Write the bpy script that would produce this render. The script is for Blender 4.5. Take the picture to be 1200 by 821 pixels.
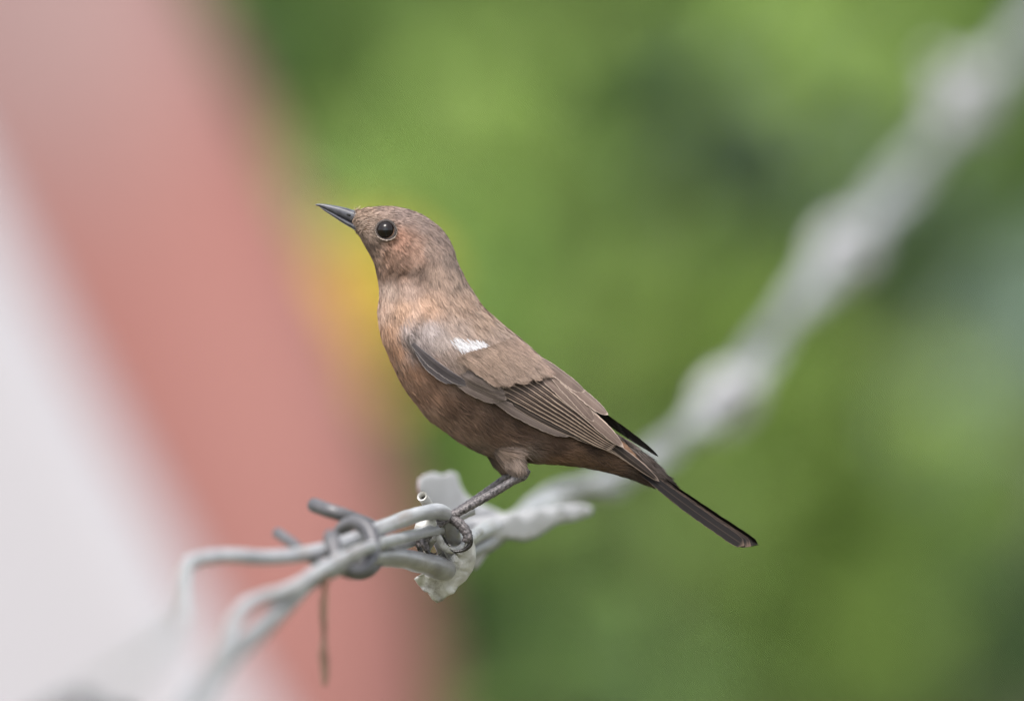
import bpy, bmesh, math, random
import numpy as np
from mathutils import Vector, Matrix, noise, kdtree
from mathutils.bvhtree import BVHTree

random.seed(7); rng = np.random.default_rng(11)
scene = bpy.context.scene
for o in list(bpy.data.objects): bpy.data.objects.remove(o)
C = scene.collection

# ------------------------------------------------------------------ camera
S = 0.0002592            # metres per photo pixel in the focus plane
DIST = 5.2               # camera to bird
ZC = 1.60                # height of the optical axis
cd = bpy.data.cameras.new('camera'); cam = bpy.data.objects.new('camera', cd); C.objects.link(cam)
cam.location = (0, -DIST, ZC); cam.rotation_euler = (math.radians(90), 0, 0)
cd.sensor_width = 36.0; cd.lens = 36.0 * DIST / (1200 * S)
cd.clip_start = 0.05; cd.clip_end = 2000
cd.dof.use_dof = True; cd.dof.focus_distance = DIST - 0.009; cd.dof.aperture_fstop = 6.3
scene.camera = cam

# ------------------------------------------------------------------ light
SUN_EL, SUN_AZ = math.radians(63), math.radians(205)   # azimuth clockwise from +Y: behind the camera, to the left
world = bpy.data.worlds.new('World'); scene.world = world; world.use_nodes = True
wn = world.node_tree.nodes; wl = world.node_tree.links
bg = wn['Background']; bg.inputs['Strength'].default_value = 0.14
sky = wn.new('ShaderNodeTexSky'); sky.sky_type = 'NISHITA'; sky.sun_disc = False
sky.sun_elevation = SUN_EL; sky.sun_rotation = SUN_AZ; sky.dust_density = 3.0; sky.air_density = 1.2
hsv = wn.new('ShaderNodeHueSaturation'); hsv.inputs['Saturation'].default_value = 0.35
wl.new(sky.outputs[0], hsv.inputs['Color']); wl.new(hsv.outputs[0], bg.inputs['Color'])
sd = bpy.data.lights.new('sun', 'SUN'); sd.energy = 1.5; sd.angle = math.radians(24); sd.color = (1.0, 0.96, 0.9)
sun = bpy.data.objects.new('sun', sd); C.objects.link(sun)
d = Vector((math.sin(SUN_AZ)*math.cos(SUN_EL), math.cos(SUN_AZ)*math.cos(SUN_EL), math.sin(SUN_EL)))
sun.rotation_euler = d.to_track_quat('Z', 'Y').to_euler()
sun.location = (0, 0, 6)
vs = scene.view_settings
vs.view_transform = 'Standard'; vs.look = 'None'; vs.gamma = 1; vs.exposure = 1.13
scene.render.engine = 'CYCLES'
scene.cycles.use_denoising = True
try: scene.cycles.denoiser = 'OPENIMAGEDENOISE'
except Exception: pass
scene.cycles.use_adaptive_sampling = False
scene.cycles.max_bounces = 8

# ------------------------------------------------------------------ helpers
def W(px, py, Y):
    """a point seen at photo pixel (px,py), Y metres beyond the focus plane"""
    k = S * (DIST + Y) / DIST
    return Vector(((px - 600) * k, Y, ZC + (410.5 - py) * k))
def B(px, py, dy=0.0):
    """bird coordinates: pixels in profile, dy pixels away from the camera"""
    return W(px, py, dy * S)

def srgb(r, g, b, gain=1.0):
    f = lambda c: ((c/255+0.055)/1.055)**2.4 if c/255 > 0.04045 else c/255/12.92
    return (f(r)*gain, f(g)*gain, f(b)*gain)

def mesh_obj(name, verts, faces, mat=None, parent=None, smooth=True):
    me = bpy.data.meshes.new(name); me.from_pydata([tuple(v) for v in verts], [], faces); me.update()
    if smooth: me.polygons.foreach_set('use_smooth', [True]*len(me.polygons))
    if mat: me.materials.append(mat)
    o = bpy.data.objects.new(name, me); C.objects.link(o)
    if parent is not None: o.parent = parent; o.matrix_parent_inverse = Matrix.Translation(-Vector(parent_loc(parent)))
    return o
def parent_loc(p):
    t = Vector((0, 0, 0))
    while p is not None:
        t += Vector(p.location); p = p.parent if False else None
    return t
def empty(name, loc=(0,0,0), parent=None):
    o = bpy.data.objects.new(name, None); C.objects.link(o); o.location = loc; o.empty_display_size = 0.02
    return o
def tag(o, label=None, cat=None, group=None, kind=None):
    if label: o['label'] = label
    if cat: o['category'] = cat
    if group: o['group'] = group
    if kind: o['kind'] = kind
    return o

def cr(pts, n):
    """Catmull-Rom resample of a list of tuples, n samples"""
    P = np.array(pts, float); m = len(P)
    Q = np.vstack([2*P[0]-P[1], P, 2*P[-1]-P[-2]])
    out = []
    for u in np.linspace(0, m-1-1e-9, n):
        i = int(u); t = u - i
        p0, p1, p2, p3 = Q[i], Q[i+1], Q[i+2], Q[i+3]
        out.append(0.5*((2*p1)+(-p0+p2)*t+(2*p0-5*p1+4*p2-p3)*t*t+(-p0+3*p1-3*p2+p3)*t**3))
    return np.array(out)

def tube_geo(path, radii, seg=12, flat=None, cap=True, jitter=0.0, seed=0, jf=260):
    """path (n,3) world points; radii (n,) ; flat = (ratio, up vector) for an elliptical section. returns verts, faces"""
    path = np.array(path, float); n = len(path)
    tan = np.gradient(path, axis=0); tan /= np.linalg.norm(tan, axis=1)[:, None] + 1e-12
    up = np.array(flat[1] if flat else (0.13, 0.31, 0.94), float)
    a = np.cross(tan[0], up); a /= np.linalg.norm(a) + 1e-12
    verts, faces = [], []
    for i in range(n):
        if flat:
            a2 = np.cross(tan[i], up)
            if np.linalg.norm(a2) > 1e-3: a = a2
        a = a - tan[i]*np.dot(a, tan[i]); a /= np.linalg.norm(a) + 1e-12
        b = np.cross(tan[i], a)
        for k in range(seg):
            th = 2*math.pi*k/seg
            r = radii[i]
            if jitter:
                p = path[i] + r*(a*math.cos(th)+b*math.sin(th))
                r *= 1 + jitter*noise.noise(Vector(p)*jf + Vector((seed, seed*2, 0)))
            verts.append(path[i] + r*(a*math.cos(th) + b*math.sin(th)*(flat[0] if flat else 1)))
    for i in range(n-1):
        for k in range(seg):
            faces.append((i*seg+k, i*seg+(k+1) % seg, (i+1)*seg+(k+1) % seg, (i+1)*seg+k))
    if cap:
        for i, rev in ((0, True), (n-1, False)):
            c = len(verts); sgn = -1 if rev else 1
            verts.append(path[i] + tan[i]*sgn*radii[i]*0.35)
            for k in range(seg):
                f = (i*seg+k, i*seg+(k+1) % seg, c)
                faces.append(f[::-1] if rev else f)
    return verts, faces
def merge(parts):
    V, F = [], []
    for v, f in parts:
        o = len(V); V += list(v); F += [tuple(i+o for i in q) for q in f]
    return V, F
def px_tube(pts, radii, n=40, **kw):
    """pts: (px,py,Y); radii in px (one per point)"""
    P = cr([tuple(p)+(r,) for p, r in zip(pts, radii)], n)
    path = [W(p[0], p[1], p[2]) for p in P]
    rad = [max(p[3], 0.05)*S*(DIST+p[2])/DIST for p in P]
    return tube_geo(path, rad, **kw)

# ------------------------------------------------------------------ materials
def new_mat(name):
    m = bpy.data.materials.new(name); m.use_nodes = True
    nt = m.node_tree; return m, nt, nt.nodes['Principled BSDF']
def N(nt, t, **kw):
    n = nt.nodes.new(t)
    for k, v in kw.items(): setattr(n, k, v)
    return n
def noise_mat(name, c1, c2, scale=200, rough=0.6, bump=0.3, metal=0.0, c3=None, c3amt=0.5, spec=0.5, detail=6, dist=0.001, stretch=None):
    m, nt, p = new_mat(name)
    tc = N(nt, 'ShaderNodeTexCoord'); no = N(nt, 'ShaderNodeTexNoise'); no.inputs['Scale'].default_value = scale; no.inputs['Detail'].default_value = detail
    src = tc.outputs['Object']
    if stretch:
        mp = N(nt, 'ShaderNodeMapping'); mp.inputs['Scale'].default_value = stretch; nt.links.new(src, mp.inputs[0]); src = mp.outputs[0]
    nt.links.new(src, no.inputs['Vector'])
    r = N(nt, 'ShaderNodeValToRGB'); r.color_ramp.elements[0].position = 0.35; r.color_ramp.elements[1].position = 0.65
    r.color_ramp.elements[0].color = (*c1, 1); r.color_ramp.elements[1].color = (*c2, 1)
    nt.links.new(no.outputs['Fac'], r.inputs[0]); col = r.outputs[0]
    if c3:
        n2 = N(nt, 'ShaderNodeTexNoise'); n2.inputs['Scale'].default_value = scale*0.4; n2.inputs['Detail'].default_value = 8; n2.inputs['Roughness'].default_value = 0.7
        nt.links.new(src, n2.inputs['Vector'])
        r2 = N(nt, 'ShaderNodeValToRGB'); r2.color_ramp.elements[0].position = 0.52; r2.color_ramp.elements[1].position = 0.68
        r2.color_ramp.elements[0].color = (0,0,0,1); r2.color_ramp.elements[1].color = (c3amt,)*3+(1,)
        nt.links.new(n2.outputs['Fac'], r2.inputs[0])
        mx = N(nt, 'ShaderNodeMix', data_type='RGBA'); nt.links.new(r2.outputs[0], mx.inputs['Factor']); nt.links.new(col, mx.inputs['A']); mx.inputs['B'].default_value = (*c3, 1)
        col = mx.outputs['Result']
    nt.links.new(col, p.inputs['Base Color'])
    p.inputs['Roughness'].default_value = rough; p.inputs['Metallic'].default_value = metal; p.inputs['Specular IOR Level'].default_value = spec
    if bump:
        b = N(nt, 'ShaderNodeBump'); b.inputs['Strength'].default_value = bump; b.inputs['Distance'].default_value = dist
        nt.links.new(no.outputs['Fac'], b.inputs['Height']); nt.links.new(b.outputs[0], p.inputs['Normal'])
    return m
def strand_mat():
    m, nt, p = new_mat('plumage')
    a = N(nt, 'ShaderNodeVertexColor', layer_name='Col')
    nt.links.new(a.outputs['Color'], p.inputs['Base Color'])
    p.inputs['Roughness'].default_value = 0.75; p.inputs['Specular IOR Level'].default_value = 0.18
    p.inputs['Sheen Weight'].default_value = 0.12; p.inputs['Sheen Roughness'].default_value = 0.5
    return m
def feather_mat(name, base, dark, fringe, fr0=0.72, fr1=0.95, tip=0.0):
    """u across (UV.x, rachis at .5), v along (UV.y): vane with barb streaks, pale fringe and shaft"""
    m, nt, p = new_mat(name); L = nt.links
    uv = N(nt, 'ShaderNodeUVMap'); sp = N(nt, 'ShaderNodeSeparateXYZ'); L.new(uv.outputs[0], sp.inputs[0])
    def math_(op, a, b=None, c=None, clamp=False):
        n = N(nt, 'ShaderNodeMath', operation=op, use_clamp=clamp)
        for i, x in enumerate((a, b, c)):
            if x is None: continue
            if isinstance(x, (int, float)): n.inputs[i].default_value = x
            else: L.new(x, n.inputs[i])
        return n.outputs[0]
    u = math_('ABSOLUTE', math_('MULTIPLY_ADD', sp.outputs[0], 2.0, -1.0))
    v = sp.outputs[1]
    # barbs: slanted streaks
    cb = N(nt, 'ShaderNodeCombineXYZ'); L.new(math_('MULTIPLY_ADD', u, -0.10, v), cb.inputs[0]); L.new(math_('MULTIPLY', u, 0.25), cb.inputs[1])
    oi = N(nt, 'ShaderNodeObjectInfo'); L.new(math_('MULTIPLY', oi.outputs['Random'], 37.0), cb.inputs[2])
    nb = N(nt, 'ShaderNodeTexNoise'); nb.inputs['Scale'].default_value = 70; nb.inputs['Detail'].default_value = 3; L.new(cb.outputs[0], nb.inputs['Vector'])
    nl = N(nt, 'ShaderNodeTexNoise'); nl.inputs['Scale'].default_value = 5; L.new(cb.outputs[0], nl.inputs['Vector'])
    mx = N(nt, 'ShaderNodeMix', data_type='RGBA')
    f0 = math_('MULTIPLY_ADD', nb.outputs['Fac'], 1.1, math_('MULTIPLY_ADD', nl.outputs['Fac'], 0.9, -0.55), clamp=True)
    L.new(f0, mx.inputs['Factor']); mx.inputs['A'].default_value = (*dark, 1); mx.inputs['B'].default_value = (*base, 1)
    fe = N(nt, 'ShaderNodeMapRange', interpolation_type='SMOOTHSTEP'); L.new(math_('MULTIPLY_ADD', nb.outputs['Fac'], 0.12, math_('SUBTRACT', u, 0.06)), fe.inputs[0]); fe.inputs[1].default_value = fr0; fe.inputs[2].default_value = fr1
    te = N(nt, 'ShaderNodeMapRange', interpolation_type='SMOOTHSTEP'); L.new(v, te.inputs[0]); te.inputs[1].default_value = 0.955; te.inputs[2].default_value = 0.99; te.inputs[4].default_value = tip
    mx2 = N(nt, 'ShaderNodeMix', data_type='RGBA'); L.new(math_('MAXIMUM', fe.outputs[0], te.outputs[0]), mx2.inputs['Factor']); L.new(mx.outputs['Result'], mx2.inputs['A']); mx2.inputs['B'].default_value = (*fringe, 1)
    ra = N(nt, 'ShaderNodeMapRange'); L.new(u, ra.inputs[0]); ra.inputs[1].default_value = 0.10; ra.inputs[2].default_value = 0.04; ra.inputs[4].default_value = 0.45
    mx3 = N(nt, 'ShaderNodeMix', data_type='RGBA'); L.new(ra.outputs[0], mx3.inputs['Factor']); L.new(mx2.outputs['Result'], mx3.inputs['A']); mx3.inputs['B'].default_value = tuple(0.5*x+0.5*y for x, y in zip(dark, fringe))+(1,)
    hs = N(nt, 'ShaderNodeHueSaturation'); L.new(mx3.outputs['Result'], hs.inputs['Color']); L.new(math_('MULTIPLY_ADD', oi.outputs['Random'], 0.3, 0.85), hs.inputs['Value'])
    L.new(hs.outputs[0], p.inputs['Base Color'])
    b = N(nt, 'ShaderNodeBump'); b.inputs['Strength'].default_value = 0.35; b.inputs['Distance'].default_value = 0.0002; L.new(nb.outputs['Fac'], b.inputs['Height']); L.new(b.outputs[0], p.inputs['Normal'])
    p.inputs['Roughness'].default_value = 0.6; p.inputs['Specular IOR Level'].default_value = 0.18
    return m

G = 0.80
M = {}
M['plumage'] = strand_mat()
M['skin'] = noise_mat('underdown', srgb(95,72,58), srgb(120,95,78), 900, 0.9, 0.2, spec=0.1)
M['flight'] = feather_mat('flight_feather', srgb(84,69,61,G), srgb(34,27,24,G), srgb(200,176,158,G), 0.66, 0.92, 0.7)
M['primary'] = feather_mat('primary_feather', srgb(76,65,59,G), srgb(32,26,23,G), srgb(168,148,134,G), 0.72, 0.95, 0.5)
M['outer'] = feather_mat('outer_primary', srgb(124,110,104,G), srgb(86,75,70,G), srgb(168,152,141,G), 0.86, 1.0, 0.5)
M['tertial'] = feather_mat('tertial_feather', srgb(136,117,107,G), srgb(96,81,73,G), srgb(196,176,161,G), 0.82, 0.99, 0.9)
M['covert'] = feather_mat('covert_feather', srgb(170,146,130,G), srgb(142,119,105,G), srgb(184,161,145,G), 0.8, 1.0, 0.35)
M['slate'] = feather_mat('slate_feather', srgb(98,91,92,G), srgb(66,60,62,G), srgb(170,160,156,G), 0.84, 0.99, 0.7)
M['black'] = feather_mat('black_feather', srgb(30,25,24,G), srgb(14,12,12,G), srgb(52,44,40,G), 0.86, 0.99, 0.4)
M['tail'] = feather_mat('tail_feather', srgb(28,22,20,G), srgb(13,10,9,G), srgb(104,86,74,G), 0.9, 1.0, 0.9)
M['bill'] = noise_mat('bill_horn', srgb(58,58,64), srgb(84,84,92), 500, 0.32, 0.15, spec=0.6, dist=0.0003)
M['dark'] = noise_mat('dark_hollow', (0.006,0.006,0.006), (0.012,0.011,0.01), 400, 0.7, 0)
M['leg'] = noise_mat('leg_scales', srgb(44,41,42), srgb(116,109,110), 1300, 0.42, 0.7, c3=srgb(140,132,130), c3amt=0.5, spec=0.5, dist=0.0005)
M['claw'] = noise_mat('claw_horn', srgb(22,19,19), srgb(46,42,42), 800, 0.25, 0.1, spec=0.6)
M['eyelid'] = noise_mat('eyelid_skin', srgb(40,34,32), srgb(70,60,55), 2500, 0.6, 0.4)
m, nt, p = new_mat('iris'); p.inputs['Base Color'].default_value = (*srgb(22,14,11), 1); p.inputs['Roughness'].default_value = 0.06; p.inputs['Specular IOR Level'].default_value = 0.35; M['iris'] = m
m, nt, p = new_mat('pupil'); p.inputs['Base Color'].default_value = (0.003,0.003,0.004,1); p.inputs['Roughness'].default_value = 0.05; p.inputs['Specular IOR Level'].default_value = 0.5; M['pupil'] = m
M['wire'] = noise_mat('pale_wire', (0.29,0.293,0.305), (0.46,0.46,0.468), 220, 0.28, 0.5, 0.12, c3=(0.25,0.19,0.14), c3amt=0.6, dist=0.0006, stretch=(1,0.22,1))
M['wire_grey'] = noise_mat('grey_wire', (0.20,0.195,0.20), (0.38,0.375,0.38), 160, 0.34, 0.45, 0.35, c3=(0.14,0.11,0.085), c3amt=0.7, dist=0.0006, stretch=(1,0.22,1))
M['barb'] = noise_mat('dark_barb', (0.09,0.088,0.095), (0.15,0.145,0.15), 200, 0.4, 0.25, 0.3, dist=0.0005)
M['barb_pale'] = noise_mat('pale_barb', (0.40,0.397,0.41), (0.50,0.497,0.505), 150, 0.5, 0.2)
M['plastic'] = noise_mat('white_plastic', (0.46,0.445,0.41), (0.62,0.61,0.58), 300, 0.45, 0.6, c3=(0.10,0.085,0.06), c3amt=0.75, dist=0.0012)
M['film'] = noise_mat('white_film', (0.44,0.432,0.432), (0.54,0.53,0.53), 60, 0.45, 0.25, dist=0.002)
M['fibre'] = noise_mat('dry_fibre', srgb(100,68,52), srgb(176,146,128), 60, 0.8, 0.2)
M['concrete'] = noise_mat('concrete', (0.24,0.23,0.22), (0.36,0.35,0.33), 30, 0.9, 0.4, dist=0.004)

# ================================================================== SETTING
# ground
def ground():
    n = 24; L = 150
    V = []; F = []
    xs = np.concatenate([np.linspace(-L, -8, 8), np.linspace(-6, 6, 13), np.linspace(8, L, 8)]); m = len(xs)
    for x in xs:
        for y in xs:
            V.append((x, y+4, 0.03*noise.noise(Vector((x*0.6, y*0.6, 0)))))
    for i in range(m-1):
        for j in range(m-1): F.append((i*m+j, (i+1)*m+j, (i+1)*m+j+1, i*m+j+1))
    mt = noise_mat('grassy_soil', (0.05,0.07,0.025), (0.13,0.10,0.06), 3, 0.95, 0.5, c3=(0.06,0.10,0.03), c3amt=0.9, dist=0.02)
    return tag(mesh_obj('ground', V, F, mt), 'grassy brown soil of the garden', kind='structure')
ground()

# rendered walls: a profile in the picture plane, extruded with a rounded nose
def profile_wall(name, edge, left, Y, depth, nose, mat, zbase=0.0):
    """edge: list of (px,py) for the visible right outline, top to bottom; wall runs left from it"""
    E = cr(edge, 40); pts = [W(x, y, Y) for x, y in E]
    e = [(p.x, p.z) for p in pts]
    V = []; F = []; K = 10
    rows = []
    for (x, z) in e:
        row = []
        row.append((left, Y, z))
        row.append((x - nose*2.5, Y, z))
        for k in range(K+1):
            a = math.pi*0.5*k/K
            row.append((x - nose + nose*math.sin(a), Y + nose - nose*math.cos(a), z))
        row.append((x, Y+depth, z)); row.append((left, Y+depth, z))
        rows.append(row)
    nr = len(rows[0])
    for r in rows: V += r
    for i in range(len(rows)-1):
        for k in range(nr):
            F.append((i*nr+k, (i+1)*nr+k, (i+1)*nr+(k+1) % nr, i*nr+(k+1) % nr))
    F.append(tuple(range(nr))); F.append(tuple(reversed(range((len(rows)-1)*nr, len(rows)*nr))))
    return mesh_obj(name, V, F, mat)
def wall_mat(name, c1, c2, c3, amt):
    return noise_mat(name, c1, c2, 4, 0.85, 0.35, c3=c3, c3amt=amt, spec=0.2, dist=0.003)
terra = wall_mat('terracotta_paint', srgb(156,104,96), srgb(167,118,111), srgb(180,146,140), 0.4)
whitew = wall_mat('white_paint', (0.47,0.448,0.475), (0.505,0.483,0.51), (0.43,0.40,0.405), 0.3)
YT = 3.0
# wall colour turns paler and greyer towards the upper left
nt = terra.node_tree; pb = nt.nodes['Principled BSDF']; src = pb.inputs['Base Color'].links[0].from_socket
geo_ = N(nt, 'ShaderNodeNewGeometry'); vm = N(nt, 'ShaderNodeVectorMath', operation='DISTANCE'); nt.links.new(geo_.outputs['Position'], vm.inputs[0]); vm.inputs[1].default_value = W(-30, -60, YT)
mr = N(nt, 'ShaderNodeMapRange', interpolation_type='SMOOTHSTEP'); nt.links.new(vm.outputs['Value'], mr.inputs[0]); mr.inputs[1].default_value = 0.20; mr.inputs[2].default_value = 0.03; mr.inputs[4].default_value = 0.85
mxp = N(nt, 'ShaderNodeMix', data_type='RGBA'); nt.links.new(mr.outputs[0], mxp.inputs['Factor']); nt.links.new(src, mxp.inputs['A']); mxp.inputs['B'].default_value = (*srgb(160,136,134), 1); nt.links.new(mxp.outputs['Result'], pb.inputs['Base Color'])
pz = lambda z, Y: 410.5 - (z-ZC)/(S*(DIST+Y)/DIST)
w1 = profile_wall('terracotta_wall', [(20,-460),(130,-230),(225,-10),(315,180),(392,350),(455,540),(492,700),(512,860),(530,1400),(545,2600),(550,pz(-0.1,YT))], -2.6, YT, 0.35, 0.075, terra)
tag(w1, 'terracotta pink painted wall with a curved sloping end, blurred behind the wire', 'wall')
YW = 2.85
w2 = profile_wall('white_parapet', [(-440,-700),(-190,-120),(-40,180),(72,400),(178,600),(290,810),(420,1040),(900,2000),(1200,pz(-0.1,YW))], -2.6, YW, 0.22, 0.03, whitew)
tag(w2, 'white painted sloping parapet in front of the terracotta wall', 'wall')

# --- foliage
def leaf_mat(name, c1, c2, trans=0.35):
    m, nt, p = new_mat(name)
    a = N(nt, 'ShaderNodeVertexColor', layer_name='Col')
    mx = N(nt, 'ShaderNodeMix', data_type='RGBA'); mx.inputs['A'].default_value = (*c1, 1); mx.inputs['B'].default_value = (*c2, 1)
    nt.links.new(a.outputs['Color'], mx.inputs['Factor']); nt.links.new(mx.outputs['Result'], p.inputs['Base Color'])
    p.inputs['Roughness'].default_value = 0.5; p.inputs['Specular IOR Level'].default_value = 0.3
    tr = N(nt, 'ShaderNodeBsdfTranslucent'); nt.links.new(mx.outputs['Result'], tr.inputs['Color'])
    ms = N(nt, 'ShaderNodeMixShader'); ms.inputs[0].default_value = trans
    nt.links.new(p.outputs[0], ms.inputs[1]); nt.links.new(tr.outputs[0], ms.inputs[2])
    nt.links.new(ms.outputs[0], nt.nodes['Material Output'].inputs['Surface'])
    return m
LEAF = np.array([(0,0,0),(0.5,0.35,0.06),(0.45,0.75,0.05),(0,1.05,-0.06),(-0.45,0.75,0.05),(-0.5,0.35,0.06),(0,0.4,-0.03),(0,0.75,-0.03)])
LEAF[:, 0] *= 0.9
LF = [(0,1,6),(6,1,2,7),(7,2,3),(0,6,5),(5,6,7,4),(4,7,3)]
def leaves_mesh(name, centres, sizes, mat, parent, up_bias=0.5):
    n = len(centres); c = np.asarray(centres); sz = np.asarray(sizes)
    # random leaf frames, blades tending to face up and outward
    nn = rng.normal(size=(n,3)); nn[:,2] = np.abs(nn[:,2])+up_bias; nn[:,1] -= 0.5; nn /= np.linalg.norm(nn,axis=1)[:,None]
    t = rng.normal(size=(n,3)); t[:,2] -= 0.5; t -= nn*(t*nn).sum(1)[:,None]; t /= np.linalg.norm(t,axis=1)[:,None]
    b = np.cross(nn, t)
    V = c[:,None,:] + sz[:,None,None]*(LEAF[None,:,0:1]*b[:,None,:]*0.62 + LEAF[None,:,1:2]*t[:,None,:] + LEAF[None,:,2:3]*nn[:,None,:]*1.3)
    V = V.reshape(-1,3)
    F = [tuple(i*8+k for k in f) for i in range(n) for f in LF]
    o = mesh_obj(name, V, F, mat, parent)
    col = np.repeat(rng.random(n), 8); a = o.data.color_attributes.new('Col', 'FLOAT_COLOR', 'POINT')
    rgba = np.ones((n*8,4), np.float32); rgba[:,:3] = col[:,None]; a.data.foreach_set('color', rgba.ravel())
    return o
def stem_geo(p0, p1, r0, r1, wob=0.05):
    p0 = np.array(p0, float); p1 = np.array(p1, float); L = np.linalg.norm(p1-p0)
    path = [p0 + (p1-p0)*t + rng.normal(size=3)*wob*L*0.3*math.sin(math.pi*t) for t in np.linspace(0,1,7)]
    return tube_geo(cr(path, 14), np.linspace(r0, r1, 14), seg=8)
bark = noise_mat('bark', (0.07,0.075,0.035), (0.12,0.125,0.06), 40, 0.95, 0.5, dist=0.004)
def shrub(name, label, cat, base, clumps, mat, n_leaf, leaf, group='shrubs and trees behind the fence'):
    """clumps: list of (centre, radius); every clump hangs on its own limb"""
    root = empty(name, base); root['group'] = group; tag(root, label, cat)
    V = []; Sz = []
    geo = [stem_geo((base[0], base[1], -0.1), (base[0], base[1]+0.02, min(c[0][2] for c in clumps)*0.55), 0.05, 0.032)]
    fork = np.array((base[0], base[1]+0.02, min(c[0][2] for c in clumps)*0.55))
    for (c, r) in clumps:
        k = max(12, int(n_leaf*(r/0.15)**2))
        u = rng.normal(size=(k,3)); u /= np.linalg.norm(u,axis=1)[:,None]
        q = np.array(c) + u*r*(rng.random((k,1))**0.45)*np.array((1,0.8,0.95))
        V.append(q); Sz.append(leaf*(0.7+0.6*rng.random(k)))
        geo.append(stem_geo(fork, c, 0.007, 0.003))
    trunk = mesh_obj('trunk', *merge(geo), bark, root)
    leaves_mesh('crown', np.vstack(V), np.concatenate(Sz), mat, root)
    return root
def cl(px, py, Y, rpx):
    k = S*(DIST+Y)/DIST
    return (tuple(W(px, py, Y)), rpx*k)
def fill(n, xr, zr, yr, rr, keep=None):
    out = []
    while len(out) < n:
        c = (random.uniform(*xr), random.uniform(*yr), random.uniform(*zr))
        if keep and not keep(c): continue
        out.append((c, random.uniform(*rr)))
    return out
def outside(c):      # not in front of the part of the hedge the picture shows
    k = S*(DIST+c[1])/DIST
    return not (abs(c[0]) < 720*k and abs(c[2]-ZC) < 520*k)
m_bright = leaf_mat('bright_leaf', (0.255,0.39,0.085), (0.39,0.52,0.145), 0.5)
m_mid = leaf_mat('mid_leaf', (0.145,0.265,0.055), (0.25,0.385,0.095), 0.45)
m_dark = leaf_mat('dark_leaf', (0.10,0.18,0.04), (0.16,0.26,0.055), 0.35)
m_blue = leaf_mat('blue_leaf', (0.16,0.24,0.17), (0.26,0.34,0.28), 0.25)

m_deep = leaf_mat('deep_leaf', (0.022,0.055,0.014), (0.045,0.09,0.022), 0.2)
YF = 5.2
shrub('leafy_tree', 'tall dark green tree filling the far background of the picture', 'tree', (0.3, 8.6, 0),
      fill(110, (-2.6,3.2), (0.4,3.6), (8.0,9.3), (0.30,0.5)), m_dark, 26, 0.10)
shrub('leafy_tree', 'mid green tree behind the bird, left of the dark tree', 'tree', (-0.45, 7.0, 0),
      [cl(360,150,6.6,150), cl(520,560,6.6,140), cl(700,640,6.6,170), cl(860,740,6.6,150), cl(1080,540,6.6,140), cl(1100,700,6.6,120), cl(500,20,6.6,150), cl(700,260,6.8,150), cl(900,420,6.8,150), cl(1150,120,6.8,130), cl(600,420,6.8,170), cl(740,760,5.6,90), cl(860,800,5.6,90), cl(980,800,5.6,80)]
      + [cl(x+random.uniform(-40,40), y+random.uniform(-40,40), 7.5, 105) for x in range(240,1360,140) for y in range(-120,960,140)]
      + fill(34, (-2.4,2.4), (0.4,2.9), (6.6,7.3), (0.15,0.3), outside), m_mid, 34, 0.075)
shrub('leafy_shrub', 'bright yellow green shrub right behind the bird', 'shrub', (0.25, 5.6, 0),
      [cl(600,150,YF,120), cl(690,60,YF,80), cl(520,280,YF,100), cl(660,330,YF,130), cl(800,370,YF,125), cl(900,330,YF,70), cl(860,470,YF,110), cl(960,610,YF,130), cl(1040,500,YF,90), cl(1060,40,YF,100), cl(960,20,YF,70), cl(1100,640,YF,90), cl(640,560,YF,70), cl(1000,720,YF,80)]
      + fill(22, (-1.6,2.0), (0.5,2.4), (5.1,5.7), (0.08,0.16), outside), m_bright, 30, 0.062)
shrub('leafy_shrub', 'grey green shrub seen at right between the brighter leaves', 'shrub', (0.55, 6.3, 0),
      [cl(930,190,5.9,85), cl(880,150,5.9,60), cl(1180,330,5.9,95), cl(1150,420,5.9,70), cl(1000,160,5.9,60)]
      + fill(14, (0.2,2.2), (0.5,2.4), (5.9,6.4), (0.1,0.18), outside), m_blue, 30, 0.06)

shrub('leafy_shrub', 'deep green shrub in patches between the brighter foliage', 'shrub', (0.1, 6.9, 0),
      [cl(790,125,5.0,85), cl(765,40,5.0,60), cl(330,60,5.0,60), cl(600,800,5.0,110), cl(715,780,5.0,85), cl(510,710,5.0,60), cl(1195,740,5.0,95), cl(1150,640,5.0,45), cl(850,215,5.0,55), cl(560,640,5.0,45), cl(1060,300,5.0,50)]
      + fill(12, (-1.8,2.0), (0.5,2.4), (6.1,6.6), (0.1,0.18), outside), m_deep, 36, 0.055)
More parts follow.
